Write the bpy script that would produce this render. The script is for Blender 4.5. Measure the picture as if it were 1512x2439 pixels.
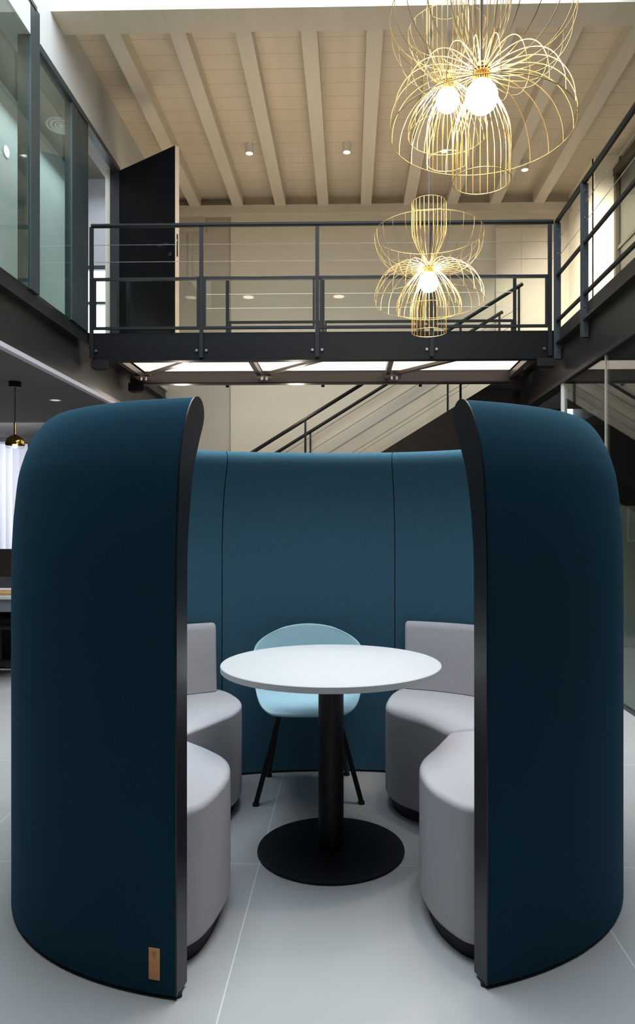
import bpy, bmesh, math, random
from mathutils import Vector, Matrix
random.seed(4)
S = bpy.context.scene
COL = S.collection
for o in list(bpy.data.objects):
    bpy.data.objects.remove(o)

# ------------------------------------------------------------------ camera, world, lights, exposure
cam_d = bpy.data.cameras.new('camera')
cam = bpy.data.objects.new('camera', cam_d)
COL.objects.link(cam)
cam.location = (0, 0, 1.28)
cam.rotation_euler = (math.radians(90), 0, math.radians(1.28))
cam_d.sensor_fit = 'AUTO'
cam_d.sensor_width = 36
cam_d.lens = 36 * 1700 / 2439
cam_d.shift_x = -38 / 2439
cam_d.shift_y = 34.5 / 2439
cam_d.clip_start = 0.05
cam_d.clip_end = 100
S.camera = cam

S.view_settings.view_transform = 'Standard'
S.view_settings.look = 'None'
S.view_settings.gamma = 1
S.view_settings.use_curve_mapping = False
S.view_settings.exposure = 0.0

W = bpy.data.worlds.new('world')
S.world = W
W.use_nodes = True
bg = W.node_tree.nodes['Background']
bg.inputs[0].default_value = (0.80, 0.91, 1.0, 1)      # overcast sky above the skylight
bg.inputs[1].default_value = 7.0


def area(name, loc, rot, sx, sy, power, col=(1, 1, 1), portal=False):
    d = bpy.data.lights.new(name, 'AREA')
    d.shape = 'RECTANGLE'
    d.size = sx
    d.size_y = sy
    d.energy = power
    d.color = col
    o = bpy.data.objects.new(name, d)
    COL.objects.link(o)
    o.location = loc
    o.rotation_euler = rot
    if portal:
        d.cycles.is_portal = True
    return o


SKY_Y0, SKY_Y1 = 0.8, 5.78
XL, XR = -2.44, 1.92
area('skylight_portal', ((XL + XR) / 2, (SKY_Y0 + SKY_Y1) / 2, 6.2), (0, 0, 0), XR - XL, SKY_Y1 - SKY_Y0, 1, portal=True)
area('corridor_fill', (-2.9, 6.0, 5.3), (0, 0, 0), .5, 4.5, 34, (.86, .95, 1))  # fill light added behind the glass to brighten the corridor
area('office_fill', (-4.6, 8.6, 2.3), (math.radians(60), 0, 0), 2.0, .5, 22, (.9, .95, 1))  # area fill added inside the office to brighten it
area('right_room_lamp', (2.25, 7.9, 5.2), Vector((.8, .75, -1.3)).to_track_quat('-Z', 'Y').to_euler(), .5, .5, 30, (1, .93, .78)).data.spread = math.radians(110)
area('ceiling_fill', (-.3, 7.3, 3.15), (math.radians(180), 0, 0), 4.0, .6, 41, (1, .84, .62))  # unseen upward fill added over the deck to warm the ceiling
for lx in (-1.9, -.6):  # unseen point fills added to brighten the lower far wall
    ld = bpy.data.lights.new('far_wall_fill', 'POINT')
    ld.energy = 11
    ld.color = (1, .90, .76)
    ld.shadow_soft_size = .08
    lo = bpy.data.objects.new('far_wall_fill', ld)
    COL.objects.link(lo)
    lo.location = (lx, 8.05, 2.7)

# ------------------------------------------------------------------ materials
MATS = {}


def mat(name, col, rough=.5, metal=0.0, spec=.5, emit=None, estr=0, sheen=0, bump=None, noise=None, coat=0):
    if name in MATS:
        return MATS[name]
    m = bpy.data.materials.new(name)
    m.use_nodes = True
    nt = m.node_tree
    b = nt.nodes['Principled BSDF']
    b.inputs['Base Color'].default_value = (*col, 1)
    b.inputs['Roughness'].default_value = rough
    b.inputs['Metallic'].default_value = metal
    b.inputs['Specular IOR Level'].default_value = spec
    if sheen:
        b.inputs['Sheen Weight'].default_value = sheen
        b.inputs['Sheen Roughness'].default_value = .5
        b.inputs['Sheen Tint'].default_value = (.25, .6, .85, 1)
    if coat:
        b.inputs['Coat Weight'].default_value = coat
    if emit:
        b.inputs['Emission Color'].default_value = (*emit, 1)
        b.inputs['Emission Strength'].default_value = estr
    tc = nt.nodes.new('ShaderNodeTexCoord')
    if noise:                                     # (scale vec, amount)
        mp = nt.nodes.new('ShaderNodeMapping')
        mp.inputs['Scale'].default_value = noise[0]
        n = nt.nodes.new('ShaderNodeTexNoise')
        n.inputs['Scale'].default_value = 1
        n.inputs['Detail'].default_value = 4
        r = nt.nodes.new('ShaderNodeMapRange')
        r.inputs[1].default_value = .3
        r.inputs[2].default_value = .7
        r.inputs[3].default_value = 1 - noise[1]
        r.inputs[4].default_value = 1 + noise[1]
        mx = nt.nodes.new('ShaderNodeVectorMath')
        mx.operation = 'SCALE'
        mx.inputs[0].default_value = col
        nt.links.new(tc.outputs['Object'], mp.inputs[0])
        nt.links.new(mp.outputs[0], n.inputs[0])
        nt.links.new(n.outputs[0], r.inputs[0])
        nt.links.new(r.outputs[0], mx.inputs['Scale'])
        nt.links.new(mx.outputs[0], b.inputs['Base Color'])
    if bump:                                      # (scale, strength)
        n = nt.nodes.new('ShaderNodeTexNoise')
        n.inputs['Scale'].default_value = bump[0]
        bp = nt.nodes.new('ShaderNodeBump')
        bp.inputs['Strength'].default_value = bump[1]
        bp.inputs['Distance'].default_value = .002
        nt.links.new(tc.outputs['Object'], n.inputs[0])
        nt.links.new(n.outputs[0], bp.inputs['Height'])
        nt.links.new(bp.outputs[0], b.inputs['Normal'])
    MATS[name] = m
    return m


def glass_mat(name, tint, refl=1.6, ior=1.5):
    m = bpy.data.materials.new(name)
    m.use_nodes = True
    nt = m.node_tree
    nt.nodes.clear()
    out = nt.nodes.new('ShaderNodeOutputMaterial')
    mix = nt.nodes.new('ShaderNodeMixShader')
    tr = nt.nodes.new('ShaderNodeBsdfTransparent')
    tr.inputs[0].default_value = (*tint, 1)
    gl = nt.nodes.new('ShaderNodeBsdfGlossy')
    gl.inputs['Roughness'].default_value = 0.0
    fr = nt.nodes.new('ShaderNodeFresnel')
    ge = nt.nodes.new('ShaderNodeNewGeometry')
    mr = nt.nodes.new('ShaderNodeMapRange')       # leaving the pane: invert the index so both faces reflect alike
    mr.inputs[3].default_value = ior
    mr.inputs[4].default_value = 1 / ior
    nt.links.new(ge.outputs['Backfacing'], mr.inputs[0])
    nt.links.new(mr.outputs[0], fr.inputs[0])
    mu = nt.nodes.new('ShaderNodeMath')
    mu.operation = 'MULTIPLY'
    mu.inputs[1].default_value = refl
    mu.use_clamp = True
    nt.links.new(fr.outputs[0], mu.inputs[0])
    nt.links.new(mu.outputs[0], mix.inputs[0])
    nt.links.new(tr.outputs[0], mix.inputs[1])
    nt.links.new(gl.outputs[0], mix.inputs[2])
    nt.links.new(mix.outputs[0], out.inputs[0])
    MATS[name] = m
    return m


BLACK = mat('black_metal', (.008, .009, .010), .5, spec=.3)
BEAM = mat('painted_beam', (.018, .017, .017), .38, spec=.35, noise=((3, 3, 3), .15))
BLACKM = mat('matt_black', (.006, .006, .007), .5, spec=.35)
TRIMB = mat('black_trim', (.012, .012, .014), .33, spec=.5)
TEAL_LIT = mat('teal_fabric_lit', (.048, .122, .178), .95, spec=.10, sheen=.3, noise=((420, 420, 160), .14), bump=(900, .25))  # pod fabric in two tones: lit inside and shaded outside put into the colour
TEAL_SHADED = mat('teal_fabric_shaded', (.0120, .045, .072), .95, spec=.05, sheen=.14, noise=((420, 420, 260), .12), bump=(900, .25))
GREYF = mat('grey_fabric', (.46, .445, .465), .95, spec=.12, noise=((350, 350, 350), .10), bump=(800, .3))
WHITE_T = mat('white_laminate', (.56, .565, .58), .6, noise=((20, 20, 20), .01))
EDGE_T = mat('table_edge', (.62, .61, .60), .5)
BLUE_P = mat('pale_blue_plastic', (.38, .58, .66), .42, noise=((8, 8, 8), .02))
LEATHER = mat('leather', (.80, .36, .14), .6, noise=((60, 60, 60), .08))
LEATHERD = mat('leather_stamp', (.30, .10, .035), .6)
PLASTER = mat('plaster', (.62, .57, .48), .9, noise=((1.5, 1.5, 1.5), .03), bump=(12, .2))
PLASTERG = mat('plaster_grey', (.47, .43, .365), .9, noise=((1.5, 1.5, 1.5), .03))
WOODW = mat('whitewashed_joist', (.58, .52, .43), .85, noise=((6, .8, 6), .05), bump=(30, .2))
PALEW = mat('pale_wall', (.62, .66, .66), .85, noise=((1, 1, 1), .02))
LAVW = mat('lavender_wall', (.55, .54, .60), .85, noise=((1, 1, 1), .02))
CREAM = mat('cream_wall', (.86, .80, .66), .8, noise=((1, 1, 1), .02))
DARKC = mat('dark_soffit', (.135, .122, .115), .8, noise=((2, 2, 2), .05))
DARKW = mat('dark_wall', (.03, .027, .025), .8, noise=((2, 2, 2), .08))
DWOOD = mat('stair_black', (.012, .010, .009), .5, noise=((5, 5, 5), .2))
STRIP = mat('pale_edge_trim', (.52, .50, .54), .6)
STEEL = mat('steel', (.55, .56, .58), .28, metal=1)
CABLE = mat('cable', (.55, .56, .58), .35, metal=1)
DOORK = mat('door_black', (.005, .005, .006), .8, spec=.06, noise=((4, 4, 4), .1))
DOORE = mat('door_edge', (.62, .47, .34), .6)
FRAME = mat('glass_frame', (.035, .048, .050), .4)
GOLD = mat('brass_wire', (.70, .49, .21), .5, metal=1)
GOLDS = mat('gold_shade', (.60, .38, .10), .12, metal=1)
GREENS = mat('screen_green', (.20, .30, .265), .8, noise=((2, 2, 2), .05))
GREENL = mat('screen_panel', (.30, .36, .34), .8)
DESKW = mat('desk_white', (.72, .70, .68), .5)
DESKG = mat('desk_panel', (.20, .21, .25), .6)
CORK = mat('cork', (.55, .33, .14), .8, noise=((90, 90, 90), .3))
CORD = mat('cord', (.10, .09, .13), .6)
BULB = mat('bulb', (1, .95, .85), .5, emit=(1, .84, .60), estr=220)
BULBS = mat('small_bulb', (1, .95, .85), .5, emit=(1, .80, .50), estr=8)
LITDISC = mat('lit_disc', (1, 1, 1), .5, emit=(1, .95, .85), estr=4)
SOFFIT = mat('lit_soffit', (.8, .75, .7), .5, emit=(1, .84, .72), estr=1.25)
CHROME = mat('chrome', (.7, .7, .7), .1, metal=1)
RUB = mat('rubber', (.01, .01, .01), .7)
BLIND = mat('blind', (.75, .74, .76), .8)
GLASS = glass_mat('green_glass', (.82, .90, .87), 1.0)
GLASSC = glass_mat('clear_glass', (.95, .97, .96), .9)
GLASSD = glass_mat('dark_glass', (.76, .80, .78), 1.2)


def floor_mat():
    m = mat('porcelain_tiles', (.505, .50, .495), .36, spec=.4, noise=((1.3, 1.3, 1.3), .06))
    nt = m.node_tree
    b = nt.nodes['Principled BSDF']
    src = b.inputs['Base Color'].links[0].from_socket
    tc = nt.nodes.new('ShaderNodeTexCoord')
    sp = nt.nodes.new('ShaderNodeSeparateXYZ')
    nt.links.new(tc.outputs['Object'], sp.inputs[0])
    masks = []
    for ax, off in ((0, .342), (1, -2.70)):
        a = nt.nodes.new('ShaderNodeMath'); a.operation = 'ADD'; a.inputs[1].default_value = off
        nt.links.new(sp.outputs[ax], a.inputs[0])
        w = nt.nodes.new('ShaderNodeMath'); w.operation = 'PINGPONG'; w.inputs[1].default_value = .585
        nt.links.new(a.outputs[0], w.inputs[0])
        c = nt.nodes.new('ShaderNodeMath'); c.operation = 'LESS_THAN'; c.inputs[1].default_value = .0019
        nt.links.new(w.outputs[0], c.inputs[0])
        masks.append(c)
    mx = nt.nodes.new('ShaderNodeMath'); mx.operation = 'MAXIMUM'
    nt.links.new(masks[0].outputs[0], mx.inputs[0]); nt.links.new(masks[1].outputs[0], mx.inputs[1])
    mc = nt.nodes.new('ShaderNodeMixRGB')
    nt.links.new(mx.outputs[0], mc.inputs[0]); nt.links.new(src, mc.inputs[1])
    mc.inputs[2].default_value = (.78, .79, .80, 1)
    nt.links.new(mc.outputs[0], b.inputs['Base Color'])
    return m


def plank_mat():
    m = mat('ceiling_planks', (.60, .52, .41), .85, noise=((3, .6, 3), .07))
    nt = m.node_tree
    b = nt.nodes['Principled BSDF']
    src = b.inputs['Base Color'].links[0].from_socket
    tc = nt.nodes.new('ShaderNodeTexCoord')
    sp = nt.nodes.new('ShaderNodeSeparateXYZ')
    nt.links.new(tc.outputs['Object'], sp.inputs[0])
    w = nt.nodes.new('ShaderNodeMath'); w.operation = 'PINGPONG'; w.inputs[1].default_value = .11
    nt.links.new(sp.outputs[1], w.inputs[0])
    c = nt.nodes.new('ShaderNodeMath'); c.operation = 'LESS_THAN'; c.inputs[1].default_value = .003
    nt.links.new(w.outputs[0], c.inputs[0])
    mc = nt.nodes.new('ShaderNodeMixRGB')
    nt.links.new(c.outputs[0], mc.inputs[0]); nt.links.new(src, mc.inputs[1])
    mc.inputs[2].default_value = (.40, .34, .26, 1)
    nt.links.new(mc.outputs[0], b.inputs['Base Color'])
    return m


TILES = floor_mat()
PLANKS = plank_mat()

# ------------------------------------------------------------------ mesh helpers


def link(name, me, m, parent=None, smooth=False, loc=None):
    if isinstance(me, bmesh.types.BMesh):
        d = bpy.data.meshes.new(name)
        bmesh.ops.recalc_face_normals(me, faces=me.faces)
        me.to_mesh(d)
        me.free()
        me = d
    o = bpy.data.objects.new(name, me)
    COL.objects.link(o)
    if isinstance(m, (list, tuple)):
        for k in m:
            me.materials.append(k)
    elif m:
        me.materials.append(m)
    if smooth:
        me.polygons.foreach_set('use_smooth', [True] * len(me.polygons))
        me.set_sharp_from_angle(angle=math.radians(40))
    if parent:
        o.parent = parent
    if loc:
        o.location = loc
    return o


def thing(name, label, cat, loc=(0, 0, 0), rz=0, group=None):
    o = bpy.data.objects.new(name, None)
    o.empty_display_size = .1
    COL.objects.link(o)
    o.location = loc
    o.rotation_euler = (0, 0, rz)
    o['label'] = label
    o['category'] = cat
    if group:
        o['group'] = group
    return o


def tag(o, label, cat, group=None):
    o['label'] = label
    o['category'] = cat
    if group:
        o['group'] = group
    return o


def struct(name, bm, m, label=None, parent=None):
    o = link(name, bm, m, parent)
    if parent is None:
        o['kind'] = 'structure'
        if label:
            o['label'] = label
    return o


def B(*boxes, bm=None):
    """boxes as (x0,x1,y0,y1,z0,z1)"""
    bm = bm or bmesh.new()
    for x0, x1, y0, y1, z0, z1 in boxes:
        v = [bm.verts.new((x, y, z)) for x in (x0, x1) for y in (y0, y1) for z in (z0, z1)]
        for f in ((0, 1, 3, 2), (4, 6, 7, 5), (0, 4, 5, 1), (2, 3, 7, 6), (0, 2, 6, 4), (1, 5, 7, 3)):
            bm.faces.new([v[i] for i in f])
    return bm


def rbox(x0, x1, y0, y1, z0, z1, r=.004, seg=2):
    bm = B((x0, x1, y0, y1, z0, z1))
    bmesh.ops.bevel(bm, geom=bm.edges[:], offset=r, segments=seg, profile=.5, affect='EDGES')
    return bm


def tube(bm, pts, r, n=8, closed=False, cap=True):
    pts = [Vector(p) for p in pts]
    N = len(pts)
    rings = []
    prev = None
    for i, p in enumerate(pts):
        if closed:
            t = (pts[(i + 1) % N] - pts[i - 1]).normalized()
        else:
            t = (pts[min(i + 1, N - 1)] - pts[max(i - 1, 0)]).normalized()
        if prev is None:
            a = Vector((0, 0, 1)) if abs(t.z) < .9 else Vector((1, 0, 0))
            u = t.cross(a).normalized()
        else:
            u = (prev - t * prev.dot(t)).normalized()
        prev = u
        w = t.cross(u)
        rr = r[i] if isinstance(r, (list, tuple)) else r
        rings.append([bm.verts.new(p + (u * math.cos(2 * math.pi * k / n) + w * math.sin(2 * math.pi * k / n)) * rr) for k in range(n)])
    for i in range(N if closed else N - 1):
        a, b = rings[i], rings[(i + 1) % N]
        for k in range(n):
            bm.faces.new((a[k], a[(k + 1) % n], b[(k + 1) % n], b[k]))
    if cap and not closed:
        bm.faces.new(rings[0][::-1])
        bm.faces.new(rings[-1])
    return bm


def T(pts, r, n=8, **k):
    return tube(bmesh.new(), pts, r, n, **k)


def lathe(bm, prof, n=48, c=(0, 0, 0)):
    rings = []
    for r, z in prof:
        if r < 1e-5:
            rings.append([bm.verts.new((c[0], c[1], c[2] + z))])
        else:
            rings.append([bm.verts.new((c[0] + r * math.cos(2 * math.pi * k / n), c[1] + r * math.sin(2 * math.pi * k / n), c[2] + z)) for k in range(n)])
    for a, b in zip(rings, rings[1:]):
        for k in range(n):
            if len(a) == 1 and len(b) == 1:
                continue
            if len(a) == 1:
                bm.faces.new((a[0], b[k], b[(k + 1) % n]))
            elif len(b) == 1:
                bm.faces.new((a[k], a[(k + 1) % n], b[0]))
            else:
                bm.faces.new((a[k], a[(k + 1) % n], b[(k + 1) % n], b[k]))
    return bm


def L(prof, n=48, c=(0, 0, 0)):
    return lathe(bmesh.new(), prof, n, c)


def catmull(P, k=6, closed=False):
    P = [Vector(p) for p in P]
    out = []
    N = len(P)
    for i in range(N if closed else N - 1):
        if closed:
            p0, p1, p2, p3 = P[i - 1], P[i], P[(i + 1) % N], P[(i + 2) % N]
        else:
            p0, p1, p2, p3 = P[max(i - 1, 0)], P[i], P[i + 1], P[min(i + 2, N - 1)]
        for j in range(k):
            t = j / k
            out.append(.5 * ((2 * p1) + (p2 - p0) * t + (2 * p0 - 5 * p1 + 4 * p2 - p3) * t * t + (3 * p1 - p0 - 3 * p2 + p3) * t ** 3))
    if not closed:
        out.append(P[-1])
    return out


def prism(pts, z0, z1, bm=None):
    bm = bm or bmesh.new()
    a = [bm.verts.new((p[0], p[1], z0)) for p in pts]
    b = [bm.verts.new((p[0], p[1], z1)) for p in pts]
    bm.faces.new(a[::-1])
    bm.faces.new(b)
    n = len(pts)
    for i in range(n):
        bm.faces.new((a[i], a[(i + 1) % n], b[(i + 1) % n], b[i]))
    return bm


def plate_xz(pts, y0, y1, bm=None):
    """polygon in the XZ plane, thick along y"""
    bm = bm or bmesh.new()
    a = [bm.verts.new((p[0], y0, p[1])) for p in pts]
    b = [bm.verts.new((p[0], y1, p[1])) for p in pts]
    bm.faces.new(a)
    bm.faces.new(b[::-1])
    n = len(pts)
    for i in range(n):
        bm.faces.new((a[i], b[i], b[(i + 1) % n], a[(i + 1) % n]))
    return bm


def cyl(x, y, z0, z1, r, n=24, bm=None):
    return lathe(bm or bmesh.new(), [(0, z0), (r, z0), (r, z1), (0, z1)], n, (x, y, 0))


# ------------------------------------------------------------------ setting
ZC = 5.5            # underside of the joists
ZP = 5.66           # underside of the boards
YF = 9.5            # far wall
Z1 = 3.10           # upper floor level
ZB = 2.57           # underside of the floor edge beams

struct('floor', B((-7, 6, -2.6, 11.0, -.12, 0)), TILES, 'large light grey porcelain floor tiles with pale grout lines')

ceil = struct('ceiling', B((-3.4, 3.3, 5.8, YF + .3, ZP, ZP + .1)), PLANKS, 'whitewashed board ceiling with exposed joists above the bridge')
for k in range(10):
    x = -2.595 + .5625 * k
    j = link('joist', B((x - .07, x + .07, 5.98, YF - .10, ZC, ZP)), WOODW, ceil)
struct('trim_1', B((-2.6, 3.3, 5.78, 6.06, ZC - .01, 6.2)), WOODW, 'whitewashed header beam at the edge of the skylight')
struct('trim_2', B((-2.5, 3.3, YF - .12, YF, ZC - .09, ZC + .02)), WOODW, 'whitewashed wall plate under the joist ends at the far wall')
struct('wall_far', B((-1.585, 2.2, YF, YF + .2, 0, ZP), (2.2, 3.3, YF, YF + .2, Z1, ZP)), PLASTER, 'cream plaster far wall behind the stairs')
struct('wall_far_left', B((-2.64, -1.585, YF + .05, YF + .25, 0, ZP)), PLASTERG, 'darker plaster bay at the left of the far wall')
struct('trim_3', B((-2.45, -1.92, YF - .03, YF + .06, ZC - .28, ZC - .09)), PLASTERG, 'short plaster corbel below the wall plate at the left')
# slender conduit and flush panels on the far wall
link_c = link('wall_conduit', B((-2.16, -2.11, YF + .02, YF + .05, 4.55, ZC - .1)), PLASTERG)
tag(link_c, 'short beige vertical conduit on the far wall right of the black door', 'conduit')
# right end of the upper floor
struct('wall_right_upper', B((2.02, 2.06, 8.62, YF, Z1, 3.101)), CREAM)
bpy.data.objects.remove(bpy.data.objects['wall_right_upper'])
struct('wall_right_upper', B((2.90, 3.0, 8.55, YF, Z1, ZP), (2.90, 3.18, 8.5, 8.6, Z1, ZP)), CREAM, 'brightly lit cream wall at the right end of the upper floor')
dp = struct('door_2', B((1.93, 2.60, YF - .05, YF, Z1, 5.22)), PLASTER, 'flush cream cupboard doors in the far wall beside the right railing')
link('door_seam', B((2.262, 2.268, YF - .053, YF - .049, Z1, 5.22)), PLASTERG, dp)
link('door_head', B((1.93, 2.60, YF - .075, YF - .02, 5.21, 5.235)), PLASTERG, dp)

# skylight shaft
struct('wall_shaft', B((XL - .2, XL, SKY_Y0 - .1, 9.6, 5.05, 6.3), (XR + 1.35, XR + 1.45, SKY_Y0 - .1, 9.6, 5.3, 6.3)),
       mat('shaft_white', (.50, .49, .47), .85), 'white wall above the glass partition up to the skylight')
struct('ceiling_rear', B((-3.4, 3.4, -2.6, SKY_Y0, 5.6, 5.8)), DARKC, 'board ceiling behind the skylight opening')
struct('ceiling_right', B((XR + .3, 3.4, SKY_Y0, 5.8, 5.66, 5.8)), PLANKS)
struct('wall_rear', B((-7, 6, -2.7, -2.6, 0, 5.8)), DARKW)
struct('wall_left_lower', B((-7.1, -7, -2.7, 11.1, 0, 3)), DARKW)
struct('wall_right_lower', B((5.6, 5.7, -2.7, 11.1, 0, 3)), DARKW)

# floor edge beams left and right
for side, X, s in (('left', XL, -1), ('right', XR, 1)):
    bm = bmesh.new()
    def bx(a, b, y0, y1, z0, z1):
        x0, x1 = sorted((X + s * a, X + s * b))
        B((x0, x1, y0, y1, z0, z1), bm=bm)
    bx(.02, .10, -2.5, 9.5, 2.985, 3.11)       # upper channel
    bx(-.015, .10, -2.5, 9.5, 2.965, 2.985)    # flange
    bx(.05, .10, -2.5, 9.5, 2.60, 2.965)       # web
    bx(-.015, .10, -2.5, 9.5, ZB, 2.605)       # bottom flange
    o = struct('trim_4' if side == 'left' else 'trim_5', bm, BEAM, 'dark steel beam along the edge of the upper floor on the ' + side)
struct('trim_6', B((XL - .03, XL + .02, -2.5, 9.45, ZB - .035, ZB)), STRIP, 'pale strip along the foot of the left steel beam')
struct('ceiling_left_lower', B((-7, XL - .1, -2.6, 10.2, ZB + .0, 3.09)), DARKC, 'dark grey soffit over the open office at the left')
struct('ceiling_right_lower', B((XR + .1, 6, -2.6, 8.2, 2.62, 3.09), (2.95, 6, 8.2, 9.5, 2.62, 3.09)), DARKC, 'dark soffit behind the glass wall at the right')

# upper left corridor behind glass
XW = -3.30
struct('wall_corridor_left', B((XW - .1, XW, -2.6, 8.6, Z1, ZP)), PALEW, 'pale corridor wall behind the upper glass partition')
struct('wall_corridor_end', B((XW, XL - .1, 8.6, 8.7, 4.45, ZP), (-2.80, XL - .1, 8.6, 8.7, Z1, 4.45), (XW, -3.26, 8.6, 8.7, Z1, 4.45)), LAVW,
       'pale lavender end wall seen through the open upper doorway')
struct('ceiling_corridor', B((XW, XL - .05, -2.6, 8.6, ZC, ZC + .1)), mat('brown_ceiling', (.24, .215, .175), .8), 'brown ceiling of the corridor behind glass')
struct('wall_left_upper', B((XL - .15, XL, 7.52, 9.6, Z1, 5.05)), PLASTER)
w1 = struct('window_1', B((-3.26, -2.80, 8.60, 8.66, 4.40, 4.45), (-3.26, -3.235, 8.6, 8.66, Z1, 4.4), (-2.88, -2.80, 8.6, 8.66, Z1, 4.4), (-3.26, -2.80, 8.6, 8.66, 3.98, 4.01)),
            FRAME, 'bright tall window at the end of the upper corridor')
link('pane', B((-3.24, -2.88, 8.63, 8.635, Z1, 4.40)), GLASSC, w1)

# upper glass partition on the left
gp = thing('glass_partition', 'greenish full height glass partition above the left steel beam', 'glass wall', (XL, 5.5, Z1))
def ch(name, x0, x1, y0, y1, z0, z1, m, par, base):
    bx_, by_, bz_ = base
    return link(name, B((x0 - bx_, x1 - bx_, y0 - by_, y1 - by_, z0 - bz_, z1 - bz_)), m, par)
gb = (XL, 5.5, Z1)
ch('pane', XL - .012, XL - .002, 1.5, 5.42, Z1, 5.30, GLASS, gp, gb)
ch('pane', XL - .012, XL - .002, 5.56, 6.24, Z1, 5.04, GLASS, gp, gb)
ch('post', XL - .10, XL + .005, 5.41, 5.565, Z1, 5.31, FRAME, gp, gb)
ch('post', XL - .06, XL + .005, 6.22, 6.36, Z1, 5.04, FRAME, gp, gb)
ch('post', XL - .06, XL, 6.38, 6.62, Z1, 5.04, FRAME, gp, gb)
ch('head_rail', XL - .06, XL + .012, 5.56, 7.52, 5.02, 5.075, FRAME, gp, gb)
ch('head_rail', XL - .06, XL + .012, 1.5, 5.5, 5.29, 5.32, FRAME, gp, gb)

# open black door on the bridge
d1 = thing('door_1', 'black door standing open at the left end of the bridge', 'door', (XL + .01, 7.50, Z1))
del d1['category']
d1['kind'] = 'structure'
ch('door_frame', XL - .08, XL + .02, 7.46, 7.53, Z1, 5.04, BLACK, d1, (XL + .01, 7.5, Z1))
ang = math.atan2(-.50, .73)
lf = link('door_leaf', rbox(0, .885, -.022, .022, 0, 1.93, .002), DOORK, d1)
lf.rotation_euler = (0, 0, ang)
ed = link('door_edge', B((.884, .890, -.023, .024, 0, 1.93)), DOORE, lf)
ed['label'] = 'bare timber edge'
hb = bmesh.new()
tube(hb, [(.82, -.02, .96), (.82, -.065, .96), (.80, -.07, .96), (.70, -.07, .96)], .010, 8)
tube(hb, [(.82, .02, .96), (.82, .065, .96), (.80, .07, .96), (.70, .07, .96)], .010, 8)
link('handle', hb, BLACKM, lf, True)
kb = bmesh.new()
tube(kb, [(.82, -.02, .87), (.82, -.032, .87)], .022, 14)
link('lock_rose', kb, BLACKM, lf, True)
link('latch_plate', B((.890, .892, -.008, .008, .84, 1.06)), BLACKM, lf)
link('latch_bolt', B((.892, .897, -.008, .008, .985, 1.01)), CHROME, lf)

# round air diffuser and small lights behind the left glass
dm = bmesh.new()
for r0, r1 in ((.05, .07), (.09, .115), (.135, .155)):
    lathe(dm, [(r0, 0), (r1, -.012), (r1 + .006, 0)], 40)
df = thing('air_diffuser', 'round ringed air diffuser on the corridor ceiling behind glass', 'air vent', (-3.03, 7.45, ZC))
link('rings', dm, mat('diffuser_white', (.75, .73, .68), .5), df, True)
link('cone', L([(0, -.02), (.03, -.01), (.04, 0)], 24), MATS['diffuser_white'], df, True)
wl = thing('wall_light', 'small round lit lamp on the pale corridor wall behind glass', 'lamp', (XW, 6.78, 4.88))
bm = L([(0, .02), (.04, .02), (.05, 0), (0, 0)], 24)
bm.transform(Matrix.Rotation(math.pi / 2, 4, 'Y'))
link('lamp_glass', bm, LITDISC, wl, True)
bm = L([(.05, 0), (.055, 0), (.055, .012), (.05, .012)], 24)
bm.transform(Matrix.Rotation(math.pi / 2, 4, 'Y'))
link('lamp_ring', bm, CHROME, wl, True)

# glass partition, upper right
gr = thing('glass_partition', 'olive tinted glass partition behind the right hand railing', 'glass wall', (3.15, 5, Z1))
gb = (3.15, 5, Z1)
ch('pane', 3.15, 3.16, 1.5, 8.48, Z1, 5.40, GLASSD, gr, gb)
ch('head_rail', 3.11, 3.19, 1.5, 8.5, 5.42, 5.5, mat('olive_frame', (.06, .05, .03), .5), gr, gb)
ch('post', 3.12, 3.18, 8.44, 8.5, Z1, 5.42, MATS['olive_frame'], gr, gb)
ch('post', 3.13, 3.17, 6.30, 6.34, Z1, 5.42, MATS['olive_frame'], gr, gb)
ch('mid_rail', 3.14, 3.17, 1.5, 8.48, 4.52, 4.56, MATS['olive_frame'], gr, gb)
struct('wall_right_outer', B((4.6, 4.7, -2.7, 9.6, Z1, ZP), (3.16, 4.7, YF, YF + .1, Z1, ZP)), mat('olive_wall', (.45, .42, .33), .85), 'olive beige wall behind the upper right glass')
struct('ceiling_right_room', B((3.25, 4.7, -2.7, 9.6, ZP, ZP + .1)), PLANKS)
struct('wall_rear_upper_left', B((-3.45, -3.4, -2.7, 9.0, 3.0, 5.9)), DARKW)

# lower right glass wall
gl = thing('glass_wall', 'tall reflective glass wall beside the pod under the right beam', 'glass wall', (XR, 4, 0))
gb = (XR, 4, 0)
ch('pane', XR + .01, XR + .02, 5.425, 6.48, 0.02, ZB, GLASSD, gl, gb)
ch('pane', XR + .01, XR + .02, 0.0, 5.415, 0.02, ZB, GLASSD, gl, gb)
ch('joint', XR + .004, XR + .024, 5.412, 5.428, 0.02, ZB, mat('joint_grey', (.35, .33, .30), .5), gl, gb)
ch('end_post', XR - .0, XR + .04, 6.47, 6.53, 0.0, ZB, mat('pale_post', (.75, .74, .72), .5), gl, gb)
ch('floor_track', XR + .0, XR + .03, 0.0, 6.5, 0.0, .025, FRAME, gl, gb)
sc = thing('office_screen', 'grey green low partition standing behind the lower glass wall', 'partition', (3.3, 7.6, 0))
link('screen_panel', rbox(-1.2, 1.8, -.02, .02, .02, 1.50, .008), GREENS, sc)
link('screen_foot', B((-1.15, -1.05, -.15, .15, 0, .02)), FRAME, sc)
link('screen_foot', B((1.6, 1.7, -.15, .15, 0, .02)), FRAME, sc)
nb = thing('notice_board', 'pale framed board on the grey green partition', 'board', (3.24, 7.575, 1.3))
link('board', B((-.30, .2, -.006, .0, -.16, .17)), GREENL, nb)
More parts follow.
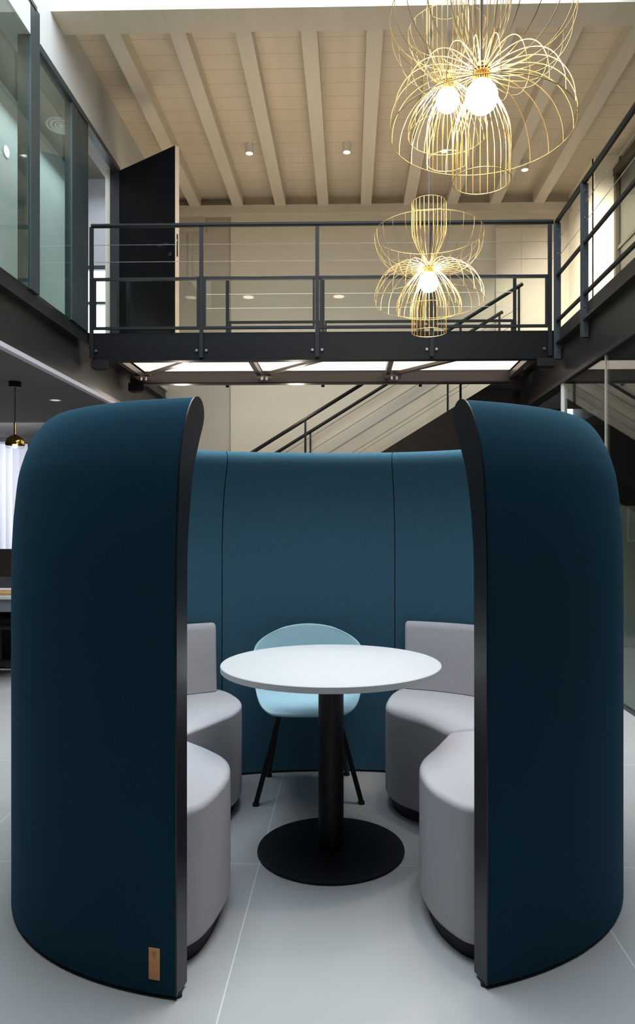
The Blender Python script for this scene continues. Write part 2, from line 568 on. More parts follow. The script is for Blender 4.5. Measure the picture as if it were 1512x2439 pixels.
link('board_frame', B((-.32, -.30, -.01, 0, -.18, .19), (.2, .22, -.01, 0, -.18, .19), (-.3, .2, -.01, 0, .17, .19), (-.3, .2, -.01, 0, -.18, -.16)), STRIP, nb)
struct('wall_far_right', B((2.2, 5.6, YF, YF + .2, 0, 2.62)), DARKW, 'dark far wall behind the glass at the lower right')

# lower left far wall with window
struct('wall_office_far', B((-7, -5.35, 10.2, 10.4, 0, ZB), (-4.68, -2.6, 10.2, 10.4, 0, ZB), (-5.35, -4.68, 10.2, 10.4, 2.50, ZB), (-5.35, -4.68, 10.2, 10.4, 0, .6)), mat('far_wall_dark', (.07, .07, .08), .8),
       'dark far wall of the open office at the left')
w2 = struct('window_2', B((-5.35, -5.30, 10.2, 10.3, .6, 2.5), (-4.73, -4.68, 10.2, 10.3, .6, 2.5), (-5.3, -4.73, 10.2, 10.3, 2.46, 2.5), (-4.95, -4.915, 10.2, 10.28, .6, 2.46)), FRAME,
            'bright office window hung with white vertical blinds')
BLINDM = mat('blind_white', (.70, .69, .73), .7)
_nt = BLINDM.node_tree
_p = _nt.nodes['Principled BSDF']
_t = _nt.nodes.new('ShaderNodeBsdfTranslucent')
_t.inputs[0].default_value = (.22, .22, .24, 1)
_a = _nt.nodes.new('ShaderNodeAddShader')
_nt.links.new(_p.outputs[0], _a.inputs[0]); _nt.links.new(_t.outputs[0], _a.inputs[1])
_nt.links.new(_a.outputs[0], _nt.nodes['Material Output'].inputs[0])
bl = thing('vertical_blind', 'white vertical blinds over the far office window at left', 'blinds', (-5.06, 10.1, .6))
for k in range(9):
    x = -.38 + .098 * k
    sl = link('slat', B((-.056, .056, -.001, .001, .0, 1.86)), BLINDM, bl, loc=(x, 0, 0))
    sl.rotation_euler = (0, 0, math.radians(24 + 8 * math.sin(k * 2.1)))
link('head_track', B((-.42, .42, -.02, .02, 1.86, 1.89)), STRIP, bl)

# ------------------------------------------------------------------ footbridge
YB0, YB1 = 6.67, 7.86
br = thing('footbridge', 'black steel footbridge crossing above the blue pod', 'bridge', ((XL + XR) / 2, YB0, 2.84))
bb = ((XL + XR) / 2, YB0, 2.84)
def cb(name, x0, x1, y0, y1, z0, z1, m=BLACK):
    return ch(name, x0, x1, y0, y1, z0, z1, m, br, bb)
fb = mat('bridge_beam', (.006, .0062, .007), .42, spec=.2)
x0, x1 = XL + .02, XR - .02
cb('front_beam', x0, x1, YB0, YB0 + .02, 2.84, Z1, fb)
cb('front_beam_flange', x0, x1, YB0 + .02, YB0 + .09, 2.84, 2.852, fb)
cb('rear_beam', x0, x1, YB1 - .03, YB1, 2.84, Z1, mat('rear_beam', (.06, .05, .045), .35))
cb('rear_beam_flange', x0, x1, YB1 - .10, YB1 - .03, 2.84, 2.855, BLACK)
cb('deck', x0, x1, YB0 + .02, 8.06, 3.02, 3.09, BLACK)
for a, b in ((-2.25, -.99), (-.95, .39), (.43, 1.74)):
    cb('light_panel', a, b, YB0 + .06, YB1 - .06, 2.985, 3.0, SOFFIT)['label'] = 'lit cream soffit panel'
brace = mat('brace_steel', (.16, .14, .12), .35, metal=.6)
def vx(x, y, z):
    return (x - bb[0], y - bb[1], z - bb[2])
for x in (-2.27, -.97, .41, 1.76):
    cb('cross_member', x - .025, x + .025, YB0 + .03, YB1 - .05, 2.90, 2.955, brace)
for xn, xf in ((-2.22, -1.35), (-.93, -.08), (.45, 1.20)):
    bm = bmesh.new()
    a, b = Vector(vx(xn, 7.62, 2.885)), Vector(vx(xf, 6.72, 2.885))
    d = (b - a).normalized(); n = Vector((-d.y, d.x, 0))
    for w0, w1, h0, h1 in ((-.028, .028, 0, .008), (.020, .028, 0, .045)):
        v = []
        for p in (a, b):
            for w, h in ((w0, h0), (w1, h0), (w1, h1), (w0, h1)):
                v.append(bm.verts.new(p + n * w + Vector((0, 0, h))))
        for f in ((0, 1, 2, 3), (7, 6, 5, 4), (0, 4, 5, 1), (1, 5, 6, 2), (2, 6, 7, 3), (3, 7, 4, 0)):
            bm.faces.new([v[i] for i in f])
    link('diagonal_brace', bm, brace, br)
    cb('gusset_plate', xn - .07, xn + .10, 7.54, 7.70, 2.870, 2.880, brace)
    for dx in (.0, .05):
        link('bolt', cyl(xn + dx - bb[0], 7.56 - bb[1], 2.835 - bb[2], 2.87 - bb[2], .013, 10), STEEL, br, True)
# end brackets
for x, s in ((XL + .02, 1), (XR - .02, -1)):
    for y in (YB0 + .01, YB1 - .05):
        bm = prism([(x - bb[0], y - .05 - bb[1]), (x + s * .17 - bb[0], y - .05 - bb[1]), (x + s * .10 - bb[0], y + .07 - bb[1]), (x - bb[0], y + .07 - bb[1])], -.075, -.002)
        link('end_bracket', bm, BLACKM, br)
# bolt pairs on the face
POSTX = [-2.42, -1.385, -.30, .765, 1.855]
for i, x in enumerate(POSTX):
    for dx in ((.04,) if i == 0 else (-.05,) if i == 4 else (-.045, .045)):
        bm = bmesh.new()
        tube(bm, [vx(x + dx, YB0, 2.93), vx(x + dx, YB0 - .018, 2.93)], .013, 8)
        link('bolt', bm, STEEL, br, True)


def railing(name, label, y, posts, x_a, x_b, glass=True):
    """railing parallel to the X axis"""
    rt = thing(name, label, 'railing', ((x_a + x_b) / 2, y, Z1))
    b0 = ((x_a + x_b) / 2, y, Z1)
    def v(x, yy, z): return (x - b0[0], yy - b0[1], z - b0[2])
    link('handrail', T([v(x_a, y, 4.10), v(x_b, y, 4.10)], .021, 14), BLACK, rt, True)
    for i, x in enumerate(posts):
        link('post', B((x - .018 - b0[0], x + .018 - b0[0], -.008, .008, 2.86 - Z1, 4.09 - Z1)), BLACK, rt)
    for za in (4.0 - .08, 3.76):
        link('cable', T([v(x_a, y, za), v(x_b, y, za)], .0028, 6), CABLE, rt, True)
    for a, b in zip(posts, posts[1:]):
        f = bmesh.new()
        a2, b2 = a + .022, b - .022
        for q in ((a2, b2, -.015, .015, 3.585 - Z1, 3.61 - Z1), (a2, b2, -.012, .012, 3.125 - Z1, 3.15 - Z1), (a2, a2 + .02, -.012, .012, 3.15 - Z1, 3.585 - Z1), (b2 - .02, b2, -.012, .012, 3.15 - Z1, 3.585 - Z1)):
            B((q[0] - b0[0], q[1] - b0[0], *q[2:]), bm=f)
        fr = link('infill_frame', f, BLACK, rt)
        if glass:
            link('glass_infill', B((a2 + .02 - b0[0], b2 - .02 - b0[0], -.003, .003, 3.15 - Z1, 3.585 - Z1)), GLASSC, fr)
    return rt


railing('bridge_railing', 'black bridge railing nearest the camera with cables and glass infills', YB0 - .02, POSTX, XL + .02, XR - .035)
railing('bridge_railing', 'black railing on the far side of the bridge by the stair head', 8.08, [-1.385, -.30, .80, 1.86], XL + .7, XR - .05, glass=False)

# right side railing, parallel to Y
rr = thing('balcony_railing', 'black railing along the upper floor at the right with flat bar posts', 'railing', (XR, YB0, Z1))
def rv(x, y, z): return (x - XR, y - YB0, z - Z1)
link('handrail', T([rv(XR, YB0 - .02, 4.10), rv(XR, 1.6, 4.10)], .023, 14), BLACK, rr, True)
link('mid_rail', B((-.012, .012, 1.6 - YB0, -.02, 3.585 - Z1, 3.612 - Z1)), BLACK, rr)
link('lower_rail', B((-.012, .012, 1.6 - YB0, -.02, 3.165 - Z1, 3.19 - Z1)), BLACK, rr)
for za in (3.92, 3.76):
    link('cable', T([rv(XR, YB0 - .02, za), rv(XR, 1.6, za)], .0028, 6), CABLE, rr, True)
for y in (YB0 - .03, 5.88, 4.5, 3.1):
    p = link('post', B((-.032, .032, y - .006 - YB0, y + .006 - YB0, 2.83 - Z1, 4.085 - Z1)), mat('post_paint', (.035, .042, .048), .4), rr)
    for z in (4.02, 3.80, 3.62, 3.18, 3.08, 2.90):
        bm = bmesh.new()
        tube(bm, [rv(XR - .0, y - .004, z), rv(XR, y - .014, z)], .007, 8)
        link('bolt', bm, STEEL, p, True)
    link('bracket', B((.0, .07, y + .006 - YB0, y + .04 - YB0, 2.83 - Z1, 2.93 - Z1)), BLACKM, p)

# ------------------------------------------------------------------ staircase
SL = .62
def zt(x): return 2.105 + SL * (x - .31)          # top line of the stringers
st = thing('staircase', 'dark straight staircase rising to the right behind the pod', 'stairs', (0, 8.8, 0))
for y in (8.28, 9.28):
    bm = plate_xz([(-3.0, zt(-3.0)), (1.92, zt(1.92)), (2.8, 3.10), (2.8, 2.62), (2.2, zt(2.2) - .56), (-2.2, zt(-2.2) - .56), (-2.9, 0.0)], y - 8.8, y + .03 - 8.8)
    link('stringer', bm, DWOOD, st)
for k in range(17):
    z = .18 * (k + 1)
    x = .31 + (z - 2.105) / SL + .02
    link('tread', B((x - .02, x + .30, -.49, .48, z - .05, z - .01)), DWOOD, st)
link('soffit', plate_xz([(-2.2, zt(-2.2) - .50), (2.2, zt(2.2) - .50), (2.2, zt(2.2) - .56), (-2.2, zt(-2.2) - .56)], -.49, .48), DWOOD, st)
link('landing', B((1.95, 2.9, -.50, .66, 3.02, 3.10)), DWOOD, st)
for lab, y in (('black stair railing on the side nearest the bridge', 8.26), ('black stair railing against the cream far wall', 9.33)):
    sr = thing('stair_railing', lab, 'railing', (0, y, 0))
    def zh(x): return zt(x) + .925
    link('handrail', T([(-2.9, 0, zh(-2.9)), (1.99, 0, zh(1.99))], .022, 12), BLACK, sr, True)
    for k, x in enumerate((-2.3, -.51, 1.28, 1.95)):
        link('post', B((x - .012, x + .012, -.012, .012, zt(x) - .05, zh(x))), BLACK, sr)
        bm = bmesh.new()
        for dx in (-.05, .05):
            tube(bm, [(x + dx, -.0, zt(x) - .17), (x + dx, -.02, zt(x) - .17)], .014, 8)
    for off in ((.20, .36, .52, .68) if y < 9 else (.25, .5)):
        link('cable', T([(-2.9, 0, zt(-2.9) + off), (1.95, 0, zt(1.95) + off)], .003, 6), CORD, sr, True)

for dx in (-.02, .07):
    pass

# ------------------------------------------------------------------ ceiling spotlights
spots = [(-1.145, 8.15, 'small white surface spotlight left of centre between the joists'), (-.03, 8.15, 'small white surface spotlight in the middle of the joisted ceiling'),
         (1.08, 8.15, 'small white surface spotlight behind the wire pendants'), (2.1, 8.6, 'small bright spotlight at the right of the joisted ceiling')]
for x, y, lab in spots:
    t = thing('spotlight', lab, 'spotlight', (x, y, ZP), group='spotlights on the joisted ceiling')
    link('housing', L([(.046, 0), (.046, -.11), (.040, -.11), (.036, -.09), (.0, -.09)], 24), mat('spot_white', (.75, .72, .66), .5), t, True)
    link('lens', L([(0, -.096), (.036, -.096)], 20), LITDISC, t)
    d = bpy.data.lights.new('spot', 'SPOT')
    d.energy = 80
    d.spot_size = math.radians(90)
    d.spot_blend = .6
    d.color = (1, .90, .72)
    d.shadow_soft_size = .04
    o = bpy.data.objects.new('spot', d)
    COL.objects.link(o)
    o.location = (x, y, ZP - .13)

# ------------------------------------------------------------------ wire pendants
def cage(bm, prof, n, r, phase=0):
    pr = catmull([(p[0], p[1], 0) for p in prof], 5)
    for k in range(n):
        a = 2 * math.pi * (k + phase) / n
        tube(bm, [(q.x * math.cos(a), q.x * math.sin(a), q.y) for q in pr], r, 5)
    R, z = prof[-1]
    tube(bm, [(R * math.cos(2 * math.pi * k / 64), R * math.sin(2 * math.pi * k / 64), z) for k in range(64)], r * 1.05, 6, closed=True)
    return bm


OUT = [(.030, .006), (.08, .012), (.16, .006), (.225, -.018), (.272, -.058), (.302, -.110), (.314, -.155), (.316, -.200)]
INN = [(.030, 0), (.06, -.025), (.10, -.065), (.14, -.115), (.170, -.165), (.186, -.21), (.188, -.248)]
TUB = [(.026, 0), (.034, -.04), (.054, -.09), (.076, -.135), (.093, -.18), (.100, -.225), (.100, -.30), (.100, -.375)]
up = lambda P: [(r, -z) for r, z in P]
for x, y, z, parts, lab in ((.457, 2.48, 2.85, 'OTot', 'large brass wire pendant nearest the camera, wide dome and long tube'),
                            (.470, 3.43, 3.405, 'ITit', 'smaller brass wire pendant hanging behind the nearest one'),
                            (.461, 4.15, 2.78, 'OITot', 'lowest brass wire pendant in front of the bridge railing')):
    t = thing('wire_pendant', lab, 'pendant lamp', (x, y, z), group='brass wire pendants')
    rw = .0014
    for p in parts:
        prof = {'O': OUT, 'I': INN, 'T': TUB, 'o': up(OUT), 'i': up(INN), 't': up(TUB)}[p]
        nm = {'O': 'lower_dome', 'I': 'inner_dome', 'T': 'lower_tube', 'o': 'upper_bowl', 'i': 'upper_bowl', 't': 'upper_tube'}[p]
        link(nm, cage(bmesh.new(), prof, 24, rw, .5 if p in 'Tt' else 0), GOLD, t, True)
    bm = bmesh.new()
    tube(bm, [(.03 * math.cos(a * math.pi / 12), .03 * math.sin(a * math.pi / 12), .004) for a in range(24)], .004, 6, closed=True)
    lathe(bm, [(.0, .03), (.02, .03), (.024, .02), (.024, -.03), (0, -.03)], 20)
    link('socket', bm, GOLDS, t, True)
    link('bulb', L([(0, -.03)] + [(.056 * math.sin(a * math.pi / 12), -.085 + .056 * math.cos(a * math.pi / 12)) for a in range(1, 12)] + [(0, -.141)], 24), BULB, t, True)
    link('cord', T([(0, 0, .03), (0, 0, 6.25 - z)], .0035, 6), CORD, t)

# ------------------------------------------------------------------ meeting pod
PC = Vector((-.1166, 2.8435))
PA, PB, PN, PPH = 1.1185, .9448, 2.309, .0725
NP = 1440
def praw(k):
    t = 2 * math.pi * k / NP
    c, s = math.cos(t), math.sin(t)
    x = PA * math.copysign(abs(c) ** (2 / PN), c)
    y = PB * math.copysign(abs(s) ** (2 / PN), s)
    return Vector((x * math.cos(PPH) - y * math.sin(PPH), x * math.sin(PPH) + y * math.cos(PPH)))
dense = [praw(k) for k in range(NP)]
cum = [0]
for i in range(NP):
    cum.append(cum[-1] + (dense[(i + 1) % NP] - dense[i]).length)
TOT = cum[-1]
MP = 400                                  # uniform arc length samples
path = []
j = 0
for i in range(MP):
    s = TOT * i / MP
    while cum[j + 1] < s:
        j += 1
    f = (s - cum[j]) / (cum[j + 1] - cum[j])
    path.append(dense[j].lerp(dense[(j + 1) % NP], f))
for _ in range(3):
    path = [(path[i - 1] + path[i] * 2 + path[(i + 1) % MP]) / 4 for i in range(MP)]
nrm = []
for i in range(MP):
    t = (path[(i + 2) % MP] - path[i - 2]).normalized()
    nrm.append(Vector((-t.y, t.x)))       # inward normal of a counter clockwise path


def pidx(x, y, inset=0):
    p = Vector((x, y)) - PC
    return min(range(MP), key=lambda i: (path[i] + nrm[i] * inset - p).length)


def off(i, d):
    fi = i % MP
    i0 = int(math.floor(fi)); f = fi - i0
    p = path[i0 % MP].lerp(path[(i0 + 1) % MP], f)
    n = nrm[i0 % MP].lerp(nrm[(i0 + 1) % MP], f).normalized()
    return p + n * d


def sweep(i0, i1, prof, step=2.0):
    """closed profile of (inset, z) swept along the pod outline from i0 to i1 (i1 > i0)"""
    bm = bmesh.new()
    n = max(2, int(round((i1 - i0) / step)))
    rings = []
    for k in range(n + 1):
        i = i0 + (i1 - i0) * k / n
        ring = []
        for d, z in prof:
            p = off(i, d)
            ring.append(bm.verts.new((p.x, p.y, z)))
        rings.append(ring)
    m = len(prof)
    for a, b in zip(rings, rings[1:]):
        for q in range(m):
            bm.faces.new((a[q], b[q], b[(q + 1) % m], a[(q + 1) % m]))
    bm.faces.new(rings[0])
    bm.faces.new(rings[-1][::-1])
    return bm


top = [(0, .012), (0, .6), (0, 1.12), (.005, 1.27), (.012, 1.36), (.022, 1.445), (.036, 1.50), (.052, 1.545), (.075, 1.592), (.100, 1.627), (.126, 1.648), (.152, 1.655),
       (.174, 1.650), (.190, 1.635), (.196, 1.612), (.188, 1.582), (.160, 1.535), (.132, 1.482), (.110, 1.430), (.090, 1.35), (.074, 1.25), (.067, 1.12), (.065, .6), (.065, .012)]
fine = [(p.x, p.y) for p in catmull([(a, b, 0) for a, b in top], 3)]

iL = pidx(-.461, 1.919)
iR = pidx(.370, 1.983)
jL = pidx(-.655, 3.62, .065)
jR = pidx(.230, 3.70, .065)
# counter clockwise (seen from above): right end (front) -> right side -> back -> left side -> left end
pod = thing('meeting_pod', 'tall dark teal upholstered oval meeting pod open at the front', 'booth', (PC.x, PC.y, 0))
def rng(a, b):
    return (a, b) if b > a else (a, b + MP)
GAP = .18
a, b = rng(iR, jR)
segs = [(a + .3, b - GAP), (b + GAP, b + ((jL - jR) % MP) - GAP), (b + ((jL - jR) % MP) + GAP, a + ((iL - iR) % MP) - .3)]
for (s0, s1) in segs:
    fp = link('fabric_panel', sweep(s0, s1, fine), [TEAL_SHADED, TEAL_LIT], pod, True)
    fp['label'] = 'teal upholstery, shaded outside and lit inside by its colour'
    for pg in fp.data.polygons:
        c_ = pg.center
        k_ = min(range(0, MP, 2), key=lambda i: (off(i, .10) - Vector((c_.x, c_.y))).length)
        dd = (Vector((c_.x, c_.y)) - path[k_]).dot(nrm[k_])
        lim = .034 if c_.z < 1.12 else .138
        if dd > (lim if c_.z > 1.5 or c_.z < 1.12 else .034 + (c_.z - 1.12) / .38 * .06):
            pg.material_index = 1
jA, jB = segs[0][1] + GAP, segs[1][1] + GAP
for q in (jA, jB):
    link('panel_seam', sweep(q - GAP, q + GAP, [(d_ + (.004 if i < len(fine) / 2 else -.004), z_ - (.003 if z_ > 1.6 else 0)) for i, (d_, z_) in enumerate(fine)], 1), mat('seam', (.004, .012, .02), .9), pod)
# black end trims: a hair larger than the upholstery
big = []
cx_ = sum(p[0] for p in fine) / len(fine)
for i, (d, z) in enumerate(fine):
    pd, pz = fine[i - 1] if i else fine[i]
    nd, nz = fine[i + 1] if i < len(fine) - 1 else fine[i]
    t = Vector((nd - pd, nz - pz)).normalized()
    big.append((d - t.y * .0025, z + t.x * .0025))
endA = segs[0][0]
endB = segs[2][1]
e1 = link('end_trim', sweep(endA - .30, endA, big, 1), TRIMB, pod)
e2 = link('end_trim', sweep(endB, endB + .30, big, 1), TRIMB, pod)
e1['label'] = e2['label'] = 'black edging'
pl = [(.010, 0.004), (.010, .03), (.055, .03), (.055, .004)]
link('plinth', sweep(endA, endB, pl, 3), BLACKM, pod)
for i in (endA, endB):
    p = off(i, .02)
    link('foot', cyl(p.x, p.y, 0, .010, .010, 14), RUB, pod, True)
# leather tag low on the left front face
def tagpos(px_off):
    return off(endB - px_off, -.0015)
iT = pidx(-.534, 1.927)
p, n = off(iT, 0), nrm[iT]
tg = bmesh.new()
tx = Vector((-n.y, n.x))
# upright rounded rectangle, thickness outward
w, h0, h1 = .0165, .050, .136
bmr = rbox(-w, w, -.0022, .0006, h0, h1, .0010, 2)
M4 = Matrix(((tx.x, n.x, 0, p.x), (tx.y, n.y, 0, p.y), (0, 0, 1, 0), (0, 0, 0, 1)))
bmr.transform(M4)
lt = link('leather_tag', bmr, LEATHER, pod, True)
lt['label'] = 'tan leather tag'
bm = bmesh.new()
zc = .120
sc_ = 1.0
q = -.0026
def arc(cx, cz, r, a0, a1, n=10):
    return [(cx + r * math.cos(math.radians(a0 + (a1 - a0) * k / n)), q, cz + r * math.sin(math.radians(a0 + (a1 - a0) * k / n))) for k in range(n + 1)]
tube(bm, [(-.0055, q, zc + .007), (-.0035, q, zc + .005), (-.0035, q, zc - .001)] + arc(0, zc - .001, .0035, 180, 360) + [(.0035, q, zc + .005), (.0055, q, zc + .007)], .00045, 5)
tube(bm, [(-.003, q, zc + .003), (.003, q, zc + .003)], .00045, 5)
tube(bm, arc(0, zc - .008, .0032, 200, 340), .00045, 5)
bm.transform(M4)
link('stamped_mark', bm, LEATHERD, lt)

# ------------------------------------------------------------------ bench seats in the pod
def at_wall(i0, i1, d, step=4):
    n = max(2, int(abs(i1 - i0) / step))
    return [off(i0 + (i1 - i0) * k / n, d) + PC for k in range(n + 1)]


def unwrap(i, ref):
    while i < ref:
        i += MP
    return i


base = endA
def W(x, y, inset=.08):
    return unwrap(pidx(x, y, inset), base)


def bench(lab, inner, wall_a, wall_b, back_a, back_b):
    """inner: edge points from wall_a end to wall_b end (world), closing along the pod wall"""
    c = sum((Vector(p) for p in inner), Vector((0, 0))) / len(inner)
    t = thing('curved_bench', lab, 'bench', (c.x, c.y, 0), group='grey curved benches in the pod')
    edge = [Vector((p.x, p.y)) for p in catmull([(p[0], p[1], 0) for p in inner], 5)]
    wl_ = at_wall(wall_b, wall_a, .085)
    pts = edge + wl_[1:-1]
    pts = [p - c for p in pts]
    # clean duplicates
    out = []
    for p in pts:
        if not out or (p - out[-1]).length > .004:
            out.append(p)
    o = link('seat', prism(out, .055, .462), GREYF, t)
    bv = o.modifiers.new('bevel', 'BEVEL')
    bv.width = .032
    bv.segments = 5
    bv.limit_method = 'ANGLE'
    bv.angle_limit = math.radians(55)
    o.data.polygons.foreach_set('use_smooth', [True] * len(o.data.polygons))
    wn = o.modifiers.new('normals', 'WEIGHTED_NORMAL')
    wn.keep_sharp = False
    cen = sum(out, Vector((0, 0))) / len(out)
    # recessed dark plinth
    link('plinth', prism([p + (cen - p).normalized() * .035 for p in out], .0, .058), BLACKM, t)
    prof = [(.082, .465), (.080, .60), (.082, .765), (.088, .787), (.100, .798), (.122, .798), (.135, .788), (.142, .768), (.150, .62), (.160, .475), (.160, .465)]
    bm = sweep(back_a, back_b, prof, 1.5)
    # round off the slab ends
    bm.normal_update()
    ends = [e for e in bm.edges if len(e.link_faces) == 2 and any(len(f.verts) > 5 for f in e.link_faces)]
    bmesh.ops.bevel(bm, geom=ends, offset=.014, segments=3, profile=.5, affect='EDGES')
    bm.transform(Matrix.Translation((PC.x - c.x, PC.y - c.y, 0)))
    link('backrest', bm, GREYF, t, True)
    return t


wR = W(.93, 2.96)            # joint between the two right hand benches at the wall
wRF = W(.40, 2.04)
wRB = W(.27, 3.66)
bench('grey bench at the front right of the pod, its backrest hidden behind the panel',
      [(.385, 2.075), (.325, 2.110), (.262, 2.225), (.236, 2.375), (.252, 2.515), (.318, 2.665), (.375, 2.800), (.405, 2.852), (.50, 2.888), (.70, 2.93), (.90, 2.955)],
      wRF + 3, wR - 1, wRF + 14, wR - 3)
bench('grey bench at the rear right of the pod behind the table',
      [(.90, 2.967), (.70, 2.942), (.50, 2.902), (.41, 2.866), (.370, 2.915), (.315, 3.02), (.215, 3.13), (.170, 3.245), (.172, 3.36), (.205, 3.52), (.255, 3.635)],
      wR + 1, wRB + 0, wR + 3, wRB - 1)
wL = W(-1.14, 2.80)
wLB = W(-.64, 3.58)
wLF = W(-.47, 1.99)
bench('grey bench at the rear left of the pod against the teal wall',
      [(-.655, 3.585), (-.585, 3.50), (-.515, 3.36), (-.492, 3.235), (-.508, 3.11), (-.560, 2.99), (-.620, 2.87), (-.66, 2.815), (-.78, 2.81), (-.95, 2.81), (-1.11, 2.81)],
      wLB, wL - 1, wLB + 2, wL - 3)
bench('grey bench at the front left of the pod just inside the opening',
      [(-1.11, 2.795), (-.95, 2.795), (-.78, 2.795), (-.665, 2.79), (-.610, 2.72), (-.52, 2.63), (-.43, 2.51), (-.398, 2.37), (-.405, 2.23), (-.432, 2.11), (-.475, 2.045)],
      wL + 1, wLF - 3, wL + 3, wLF - 14)

# ------------------------------------------------------------------ round table
tb = thing('round_table', 'round white topped table on a black pedestal in the pod', 'table', (-.073, 2.829, 0))
R = .434
link('tabletop', L([(0, .716), (R - .004, .716), (R, .719), (R, .7385), (R - .002, .7405), (R - .002, .7405)], 96), EDGE_T, tb, True)
link('laminate', L([(0, .7400), (R - .0015, .7400), (R - .003, .7412), (0, .7412)], 96), WHITE_T, tb, True)
link('column', L([(0, .012), (.050, .012), (.050, .70), (.10, .702), (.12, .715), (0, .715)], 40), BLACKM, tb, True)
link('base', L([(0, 0), (.287, 0), (.291, .004), (.289, .010), (.28, .0125), (0, .014)], 96), BLACKM, tb, True)

# ------------------------------------------------------------------ chair
chn = thing('shell_chair', 'pale blue plastic shell chair with black legs behind the round table', 'chair', (-.195, 3.40, 0), math.radians(4))
rows = [  # v : (base y, base z), edge (x, y, z)
    (-.235, .432, .165, -.215, .436), (-.225, .447, .200, -.20, .452), (-.17, .452, .228, -.15, .476), (-.08, .447, .247, -.06, .520), (.02, .442, .260, .00, .568),
    (.11, .446, .266, .045, .608), (.165, .472, .270, .075, .632), (.192, .53, .272, .095, .648), (.205, .60, .271, .112, .662), (.215, .65, .268, .125, .672),
    (.222, .70, .263, .138, .691), (.230, .745, .245, .156, .713), (.236, .772, .203, .182, .742), (.239, .786, .120, .218, .773)
]
bm = bmesh.new()
NU = 24
grid = []
for by, bz, ex, ey, ez in rows:
    r = []
    for k in range(NU + 1):
        u = -1 + 2 * k / NU
        w_ = min(1, max(0, (bz - .45) / .22))            # bucket cross-section low down, plain curve in the back
        s = math.copysign(1 - (1 - abs(u)) ** (1.25 - .25 * w_), u)
        f = abs(u) ** (2.6 - .6 * w_)
        r.append(bm.verts.new((ex * s, by + (ey - by) * f, bz + (ez - bz) * f)))
    grid.append(r)
for a, b in zip(grid, grid[1:]):
    for k in range(NU):
        bm.faces.new((a[k], a[k + 1], b[k + 1], b[k]))
sh = link('shell', bm, BLUE_P, chn)
sh.data.polygons.foreach_set('use_smooth', [True] * len(sh.data.polygons))
so = sh.modifiers.new('solid', 'SOLIDIFY'); so.thickness = .011; so.offset = 0
sb = sh.modifiers.new('sub', 'SUBSURF'); sb.levels = 2; sb.render_levels = 2
for sx, sy, fx, fy in ((-1, -1, .242, -.12), (1, -1, .242, -.12), (-1, 1, .200, .262), (1, 1, .200, .262)):
    lg = link('leg', T([(sx * .10, sy * .07 + (.02 if sy > 0 else -.03), .425), (sx * .135, sy * .08, .405), (sx * fx, fy, .010)], .0115, 12), BLACKM, chn, True)
    link('foot_glide', cyl(sx * fx, fy, 0, .012, .016, 14), RUB, lg, True)
link('seat_bracket', B((-.12, .12, -.12, -.09, .415, .43), (-.12, .12, .08, .11, .415, .43), (-.015, .015, -.12, .11, .415, .43)), BLACKM, chn)

# ------------------------------------------------------------------ open office at the left
po = thing('gold_pendant', 'small gold half dome pendant lamp over the desk at far left', 'pendant lamp', (-2.98, 6.30, 2.02))
link('canopy', cyl(0, 0, .50, .55, .052), BLACKM, po, True)
link('cord', T([(0, 0, .18), (0, 0, .50)], .004, 8), BLACKM, po)
link('stem', T([(0, 0, .075), (0, 0, .19)], .011, 12), GOLDS, po, True)
sp = [(.012, .08)] + [(.082 * math.sin(math.radians(a)), .082 * math.cos(math.radians(a)) - .005) for a in (12, 25, 40, 55, 70, 85, 95)]
link('shade', L(sp + [(sp[-1][0] - .003, sp[-1][1])] + [(r - .003, z - .003) for r, z in sp[::-1]], 32), GOLDS, po, True)
link('glass_bowl', L([(.081, -.012), (.074, -.035), (.060, -.045)], 32), GLASSC, po, True)
link('bulb', L([(0, -.0)] + [(.022 * math.sin(a * math.pi / 8), -.022 + .022 * math.cos(a * math.pi / 8)) for a in range(1, 8)] + [(0, -.044)], 16), BULBS, po, True)

dl = thing('recessed_downlight', 'oval looking recessed downlight in the dark soffit at left', 'downlight', (-3.0, 7.22, ZB))
link('bezel', L([(.045, 0), (.06, -.004), (.062, 0)], 28), STRIP, dl, True)
link('lens', L([(0, -.002), (.045, -.002)], 24), mat('dim_disc', (.8, .75, .65), .5, emit=(1, .9, .75), estr=.5), dl)

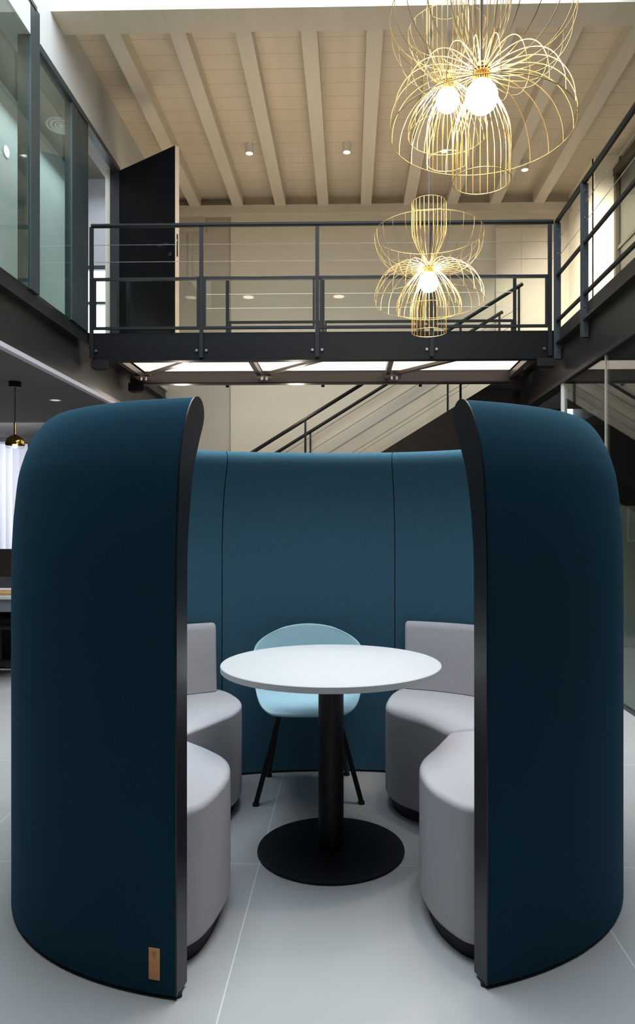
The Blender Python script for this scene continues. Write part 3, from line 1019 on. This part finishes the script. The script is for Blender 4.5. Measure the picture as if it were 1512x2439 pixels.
dk = thing('office_desk', 'white topped desk with grey modesty panel at the far left', 'desk', (-3.15, 5.95, 0))
link('shade_sheet', B((-.73, .68, .36, .38, 0.01, .70)), BLACKM, dk)  # black sheet standing in for the shade under the desk
link('desktop', rbox(-.75, .72, -.35, .40, .700, .728, .004), DESKW, dk)
link('modesty_panel', B((-.73, .70, -.33, -.31, .60, .70)), DESKG, dk)
for x in (-.70, .66):
    for y in (-.30, .34):
        link('leg', B((x - .02, x + .02, y - .02, y + .02, 0, .70)), BLACKM, dk)
ba = link('desk_blotter', rbox(-3.4, -2.50, 5.64, 5.95, .728, .748, .003), CORK)
tag(ba, 'brown cork board lying on the white desk at far left', 'board')
mo = thing('computer_monitor', 'dark computer monitor standing on the desk at far left', 'monitor', (-2.85, 6.05, .728))
link('screen', rbox(-.50, .30, -.02, .02, .12, .36, .008), mat('monitor_back', (.03, .024, .02), .5), mo)
link('stand', B((-.03, .03, 0, .03, .01, .14)), BLACKM, mo)
link('monitor_base', rbox(-.22, .12, -.08, .10, .0, .012, .003), GOLDS, mo)
oc = thing('office_chair', 'black office chair on castors under the desk at far left', 'chair', (-2.98, 6.0, 0))
link('seat', rbox(-.24, .24, -.24, .24, .43, .50, .03, 4), BLACKM, oc, True)
link('backrest', rbox(-.22, .22, .22, .27, .55, .695, .02, 3), BLACKM, oc, True)
link('column', cyl(0, 0, .10, .43, .03), BLACKM, oc, True)
for k in range(5):
    a = math.radians(72 * k - 75)
    c, s = math.cos(a), math.sin(a)
    sp_ = link('base_spoke', T([(0, 0, .12), (.27 * c, .27 * s, .085)], [.03, .016], 8), mat('chair_base', (.04, .04, .045), .4), oc, True)
    bm = bmesh.new()
    for d in (-.014, .014):
        tube(bm, [(.28 * c - s * (d - .009), .28 * s + c * (d - .009), .034), (.28 * c - s * (d + .009), .28 * s + c * (d + .009), .034)], .033, 16)
    link('castor', bm, RUB, sp_, True)

for x, y, lab in ((-3.1, -.1, 'left of three round downlights in the ceiling behind the camera'), (-1.9, -.1, 'middle of three round downlights in the ceiling behind the camera'),
                  (-.2, -.1, 'right of three round downlights in the ceiling behind the camera')):
    t = thing('ceiling_downlight', lab, 'downlight', (x, y, 5.6), group='round downlights mirrored in the bridge glass')
    link('bezel', L([(.10, 0), (.125, -.006), (.128, 0)], 28), STRIP, t, True)
    link('lens', L([(0, -.003), (.10, -.003)], 24), mat('bright_disc', (1, 1, 1), .5, emit=(1, .9, .7), estr=12), t)
